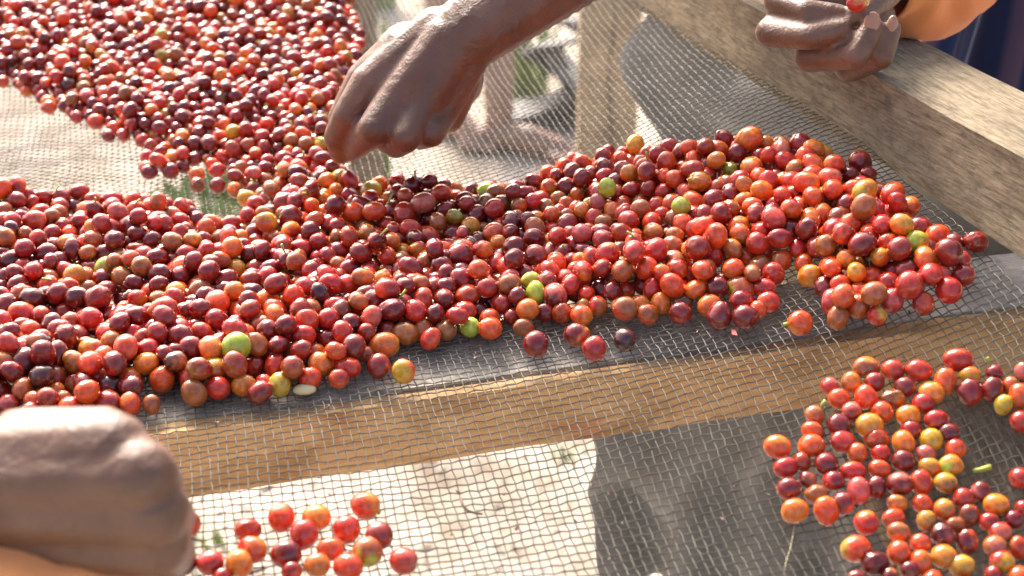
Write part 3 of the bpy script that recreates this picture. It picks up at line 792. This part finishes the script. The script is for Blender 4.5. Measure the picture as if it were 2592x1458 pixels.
def nail(p, nrm, along, w, l, parent):
    nrm = Vector(nrm).normalized(); al = Vector(along); al = (al-nrm*al.dot(nrm)).normalized(); sd_ = al.cross(nrm)
    v, f = SPH_LO; out = [Vector(p) + sd_*(q[0]*w) + al*(q[1]*l) + nrm*(q[2]*.0012 - .0012*q[0]*q[0]) for q in v]
    return link('fingernail', py_mesh('fingernail', out, [tuple(int(k) for k in q) for q in f], True), M['nail'], parent)

# person reaching in from the far side (the hand over the gap between the heaps)
pa = empty('person', P(1900, -300, 1.0)); tag(pa, 'bare brown forearm and hand reaching down to pick between the two heaps', 'person')
sg = []
sg += chain([(P(2300,-640,1.12), .045), (P(1680,-250,1.03), .037), (P(1385,-62,.985), .0335), (P(1205,68,.965), .0275), (P(1150,115,.965), .0255)])
wr = P(1150, 120, .965)
mc = [(P(938,208,.965), .0140), (P(1005,245,.955), .0142), (P(1062,272,.958), .0135), (P(1112,288,.972), .0125)]
for k, (p, r) in enumerate(mc):
    st = [P(1105,75,.965), P(1125,100,.957), P(1150,125,.957), P(1178,150,.965)][k]
    sg += [(st, .0165, p, r)]
sg += [(P(1090,140,.985), .0265, P(1000,255,.985), .0215), (P(1140,195,.985), .0250, P(1080,285,.985), .0195), (P(1030,140,.975), .023, P(950,240,.985), .019), (P(1160,200,.975),.017,P(1130,290,.985),.014)]
sg += [(P(930,270,1.0), .014, P(1075,300,1.0), .014), (P(900,300,1.01), .013, P(900,350,1.02), .011)]
sg += chain([(mc[0][0], .0140), (P(885,292,.970), .0122), (P(856,345,.995), .0105), (P(862,386,1.02), .0088)])
sg += chain([(mc[1][0], .0142), (P(950,325,.948), .0122), (P(915,358,.980), .0105), (P(890,380,1.015), .0088)])
sg += chain([(mc[2][0], .0132), (P(1028,345,.945), .0115), (P(1003,366,.970), .0100), (P(965,352,1.005), .0085)])
sg += chain([(mc[3][0], .0120), (P(1092,336,.955), .0104), (P(1066,348,.980), .0092), (P(1030,332,1.01), .0080)])
sg += chain([(P(1030,110,.985), .016), (P(925,200,1.005), .0140), (P(868,300,1.02), .0115), (P(872,368,1.04), .0090)])
sg += [(P(915,300,.992), .014, P(1050,310,.992), .013)]
flesh('body', sg, M['skin'], pa)

# person at the top right: curled hand, orange sleeve, dark striped wrap
pb = empty('person', (.62, 1.32, 0)); tag(pb, 'worker in an orange sleeve and dark blue striped wrap, curled hand over the rail', 'person')
sg = []
Zb = .935
sg += chain([(P(2560,-420,1.12), .040), (P(2330,-150,.99), .030), (P(2230,-70,.965), .025), (P(2160,-30,.955), .024)])
for st, en in (((2190,-40), (2035,-5)), ((2180,-10), (2000,40)), ((2190,20), (2055,95)), ((2210,50), (2120,125))):
    sg += [(P(*st, .95), .016, P(*en, .94), .0125)]
sg += [(P(2140,30,.965), .022, P(2110,80,.96), .018)]
sg += chain([(P(2035,-5,.94), .0115), (P(1968,2,.925), .0098), (P(2040,30,.905), .0086), (P(2120,38,.905), .0076)])
sg += chain([(P(2000,40,.94), .0118), (P(1950,82,.925), .0105), (P(2050,92,.90), .0092), (P(2130,74,.90), .0080)])
sg += chain([(P(2055,95,.94), .0115), (P(2048,146,.925), .0102), (P(2165,142,.895), .0088), (P(2208,72,.893), .0078)])
sg += chain([(P(2120,125,.94), .0108), (P(2150,172,.93), .0100), (P(2232,145,.90), .0080), (P(2257,75,.895), .0066)])
sg += chain([(P(2240,-60,.95), .0150), (P(2240,-20,.93), .0118), (P(2215,10,.91), .0098), (P(2175,32,.90), .0084)])
flesh('body', sg, M['skin'], pb)
tc = (CAM - P(2208, 62, .893)).normalized()
nail(P(2208, 56, .893) + tc*.0074, tc, (0, .2, 1), .0052, .0068, pb)
nail(P(2258, 63, .895) + tc*.0060, tc, (.1, .2, 1), .0036, .0062, pb)
b_ = find_hand(2190, 6)
hc = P(2172, 4, .885); rg = np.random.default_rng(5); v, c = cherry_geo((.0068, .0062, .0075), PAL['r'], PAL['y'], rg)
me = np_mesh('coffee_cherry', v@rot_to((1, .2, .3), 0).T, SPH_HI[1]); set_col(me, c)
o = link('coffee_cherry', me, M['cherry']); o.location = hc; tag(o, 'red cherry with a yellow tip pinched in the upper right hand', 'cherry')
def sleeve(name, pts, m, parent, folds=7, amp=.10, n=48, sub=8, seed=0):
    """Loose cloth round a limb; pts = (centre, radius)."""
    v, f = [], []; ctr = []
    for i in range(len(pts)-1):
        for k in range(sub): t = k/sub; ctr.append((Vector(pts[i][0]).lerp(Vector(pts[i+1][0]), t), pts[i][1]*(1-t)+pts[i+1][1]*t))
    ctr.append((Vector(pts[-1][0]), pts[-1][1])); a = None
    for i, (p, r) in enumerate(ctr):
        d = (ctr[min(i+1, len(ctr)-1)][0]-ctr[max(i-1, 0)][0]).normalized()
        a = d.orthogonal().normalized() if a is None else (a-d*a.dot(d)).normalized(); b = d.cross(a)
        for k in range(n):
            w = 2*math.pi*k/n; q = r*(1+amp*noise.noise(Vector((math.cos(w)*1.4+seed, math.sin(w)*1.4, i*.28)))*1.6 + amp*.4*math.sin(folds*w+i*.5))
            v.append(p + (a*math.cos(w)+b*math.sin(w))*q)
    for i in range(len(ctr)-1):
        for k in range(n): f.append((i*n+k, i*n+(k+1) % n, (i+1)*n+(k+1) % n, (i+1)*n+k))
    o = link(name, py_mesh(name, v, f, True), m, parent)
    md = o.modifiers.new('t', 'SOLIDIFY'); md.thickness = .0018; md.offset = -1
    return o
sleeve('sleeve', [(P(2232,-40,.965), .0265), (P(2290,-30,.98), .037), (P(2350,-50,1.0), .042), (P(2420,-150,1.04), .052), (P(2560,-420,1.12), .062)], M['orange_cloth'], pb, 5, .10, seed=2)
# striped wrap round hips and legs, standing behind the rail
v, f, st_ = [], [], []
n, k_ = 160, 50
for i in range(k_):
    z = .25 + 1.15*i/(k_-1); r = .19 + .03*math.sin(i*.12)
    for j in range(n):
        w = 2*math.pi*j/n; q = r*(1+.07*math.sin(11*w+.3*math.sin(i*.15))+.03*math.sin(23*w+i*.05))
        v.append((.625+math.cos(w)*q*1.05, 1.33+math.sin(w)*q*.8, z)); st_.append((w*9/math.pi+.15*math.sin(i*.2)) % 1)
for i in range(k_-1):
    for j in range(n): f.append((i*n+j, i*n+(j+1) % n, (i+1)*n+(j+1) % n, (i+1)*n+j))
f.append(tuple((k_-1)*n+j for j in range(n)))
me = py_mesh('wrap', v, f, True); a = me.attributes.new('stripe', 'FLOAT', 'POINT'); a.data.foreach_set('value', st_)
link('wrap', me, M['stripe'], pb)

# nearest hand, lower left
pc = empty('person', P(-500, 1350, .56)); tag(pc, 'hand nearest the camera, knuckles up, with an orange sleeve under it', 'person')
sg = []
Zc = .56
sg += chain([(P(-1500,1700,.62), .040), (P(-700,1380,.575), .033), (P(-260,1270,.56), .0285), (P(-120,1250,.555), .028)])
mk = [(P(285,1135,.535), .0148), (P(352,1205,.53), .0152), (P(385,1290,.535), .0150), (P(392,1375,.545), .0140)]
stt = [P(-60,1160,.55), P(-70,1215,.545), P(-70,1280,.548), P(-70,1345,.555)]
for s0, (p, r) in zip(stt, mk): sg += [(s0, .0150, p, r)]
sg += [(P(-60,1200,.580), .025, P(240,1210,.580), .017), (P(0,1330,.585), .026, P(290,1330,.585), .019)]
sg += [(P(60,1130,.568), .0165, P(260,1120,.56), .0150)]
for (p, r), dx, dy in zip(mk, (36, 40, 38, 30), (25, 20, 22, 25)):
    q = proj(p); sg += chain([(p, r), (P(q[0]+dx, q[1]+dy, q[2]+.030), .0118), (P(q[0]-20, q[1]+dy+10, q[2]+.062), .0100), (P(q[0]-85, q[1]+dy, q[2]+.070), .0085)])
sg += chain([(P(-20,1390,.57), .020), (P(140,1420,.575), .0165), (P(290,1435,.59), .0125), (P(380,1420,.61), .0100)])
flesh('body', sg, M['skin'], pc, .0017, 5)
sleeve('sleeve', [(P(430,1530,.56), .0135), (P(260,1520,.55), .0150), (P(60,1490,.545), .018), (P(-250,1470,.55), .025), (P(-900,1560,.58), .045)], M['orange_cloth'], pc, 4, .12, seed=8)

# bystander whose legs and bare feet show through the mesh
pd = empty('person', (-.02, 3.3, 0)); tag(pd, 'barefoot bystander on the sunlit ground, seen through the mesh', 'person')
def gp(px, py, z=0.0):
    d = ray(px, py); t = (CAM.z-z)/(-d.z); return CAM + d*t
a1 = gp(1275, 318, .06); 
sg = []
sg += chain([(a1+Vector((-.01, .02, .02)), .036), (a1+Vector((-.015, .03, .20)), .042), (a1+Vector((-.02, .03, .42)), .055), (a1+Vector((-.02, .0, .50)), .060), (a1+Vector((0, .02, .93)), .085)])
sg += chain([(a1+Vector((-.03, .02, -.03)), .034), (a1+Vector((.06, -.03, -.02)), .034), (a1+Vector((.13, -.05, -.035)), .026)])
for k in range(5): sg += [(a1+Vector((.11, -.025-.016*k, -.04)), .011, a1+Vector((.175-.008*k, -.03-.019*k, -.047)), .0095)]
a2 = a1 + Vector((-.15, .10, 0))
sg += chain([(a2+Vector((0, .02, .02)), .036), (a2+Vector((.0, .03, .20)), .042), (a2+Vector((.02, .03, .42)), .055), (a2+Vector((.03, .0, .50)), .060), (a2+Vector((.10, -.02, .93)), .085)])
sg += chain([(a2+Vector((-.02, .03, -.03)), .034), (a2+Vector((.05, -.05, -.02)), .034), (a2+Vector((.09, -.10, -.035)), .026)])
for k in range(5): sg += [(a2+Vector((.10-.012*k, -.08-.006*k, -.04)), .011, a2+Vector((.13-.020*k, -.14+.004*k, -.047)), .0095)]
hp = a1 + Vector((-.03, .03, .93))
msk = M['skin'].copy(); msk.name = 'sunlit_tone_skin'  # skin copy, colour lightened so the shaded side of the legs looks sunlit
for n_ in msk.node_tree.nodes:
    if n_.type == 'VALTORGB':
        for e, c in zip(n_.color_ramp.elements, ((.24, .125, .085), (.32, .18, .13), (.40, .245, .185))): e.color = (*c, 1)
flesh('body', sg, msk, pd, .006, 4)
sleeve('trousers', [(hp+Vector((0, 0, -.34)), .13), (hp+Vector((0, 0, -.1)), .14), (hp+Vector((0, 0, .10)), .14)], M['dark_tarp'], pd, 6, .06, seed=4)

# ------------------------------------------------------------------ cloths and plants beyond and under the mesh
def sheet(name, corners, m, nx=60, ny=40, amp=.02, freq=3.0, seed=0, edge=0.0):
    """Hanging cloth between four corners (bl, br, tr, tl) with folds."""
    bl, br, tr, tl = [Vector(c) for c in corners]; nrm = (br-bl).cross(tl-bl).normalized(); v, f = [], []
    for j in range(ny+1):
        for i in range(nx+1):
            s_, t_ = i/nx, j/ny
            p = bl.lerp(br, s_).lerp(tl.lerp(tr, s_), t_)
            w = math.sin(s_*freq*6.28+seed+1.2*math.sin(t_*3))*amp*(1-.6*t_) + noise.noise(Vector((s_*4+seed, t_*3, 0)))*amp*1.6
            p = p + nrm*w + (br-bl).normalized()*edge*noise.noise(Vector((t_*4+seed, 7, s_*.5)))
            v.append(p)
    for j in range(ny):
        for i in range(nx): a = j*(nx+1)+i; f.append((a, a+1, a+nx+2, a+nx+1))
    o = link(name, py_mesh(name, v, f, True), m); md = o.modifiers.new('t', 'SOLIDIFY'); md.thickness = .003
    return o
# grey tarpaulin hanging under the bed near the middle
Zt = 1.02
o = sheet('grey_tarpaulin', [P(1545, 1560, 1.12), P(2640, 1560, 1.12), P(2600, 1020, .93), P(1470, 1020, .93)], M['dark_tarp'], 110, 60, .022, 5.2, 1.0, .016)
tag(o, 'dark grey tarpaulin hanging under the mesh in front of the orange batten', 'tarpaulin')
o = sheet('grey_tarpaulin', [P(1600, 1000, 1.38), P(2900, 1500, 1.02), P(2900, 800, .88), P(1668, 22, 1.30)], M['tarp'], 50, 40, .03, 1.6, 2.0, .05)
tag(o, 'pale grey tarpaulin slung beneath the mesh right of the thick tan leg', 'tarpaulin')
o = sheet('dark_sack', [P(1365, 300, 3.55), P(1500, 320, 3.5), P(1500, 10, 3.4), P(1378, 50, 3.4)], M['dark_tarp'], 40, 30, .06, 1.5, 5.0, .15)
tag(o, 'crumpled slate-grey sack on the ground behind the bare foot', 'sack')
def blades(root, n, h, spread, lean=.3, w=.012):
    v, f = [], []
    for _ in range(n):
        a = random.uniform(0, 6.28); r = spread*math.sqrt(random.random()); x, y = root[0]+r*math.cos(a), root[1]+r*math.sin(a)
        hh = h*random.uniform(.6, 1.1); la = random.uniform(0, 6.28); le = lean*hh*random.random(); ww = w*random.uniform(.6, 1.3); ta = random.uniform(0, 3.14)
        b0 = len(v)
        for k in range(5):
            t = k/4; wk = ww*(1-t**2)+.0005; cx, cy = x+math.cos(la)*le*t*t, y+math.sin(la)*le*t*t
            v += [(cx-math.cos(ta)*wk, cy-math.sin(ta)*wk, hh*t*(1-.15*t)), (cx+math.cos(ta)*wk, cy+math.sin(ta)*wk, hh*t*(1-.15*t)), ]
        for k in range(4): f.append((b0+2*k, b0+2*k+1, b0+2*k+3, b0+2*k+2))
    return v, f
def tuft(px, py, n, h, spread, label, lean=.3, w=.012):
    p = gp(px, py); v, f = blades((0, 0), n, h, spread, lean, w)
    o = link('grass_tuft', py_mesh('grass_tuft', v, f, True), M['leaf']); o.location = (p.x, p.y, 0)
    tag(o, label, 'grass', kind='stuff' if n > 100 else None)
tuft(1335, 262, 26, .34, .05, 'upright bright green tuft between the bare leg and the slate-grey sack', .3)
tuft(945, 480, 60, .5, .03, 'narrow green plant climbing beside the thin dark leg of the bed', .08)
tuft(545, 530, 150, .05, .15, 'low green grass tuft on the ground below the gap between the heaps', .6)
tuft(955, 10, 40, .5, .06, 'green tuft far behind the thin dark leg, at the top of the view', .2)
tuft(500, 1420, 40, .03, .07, 'sparse yellowish grass under the mesh beside the nearest hand', .8, .006)
tuft(1440, 1160, 12, .02, .03, 'tiny grass tuft on the pale ground below the orange batten', .8, .003)
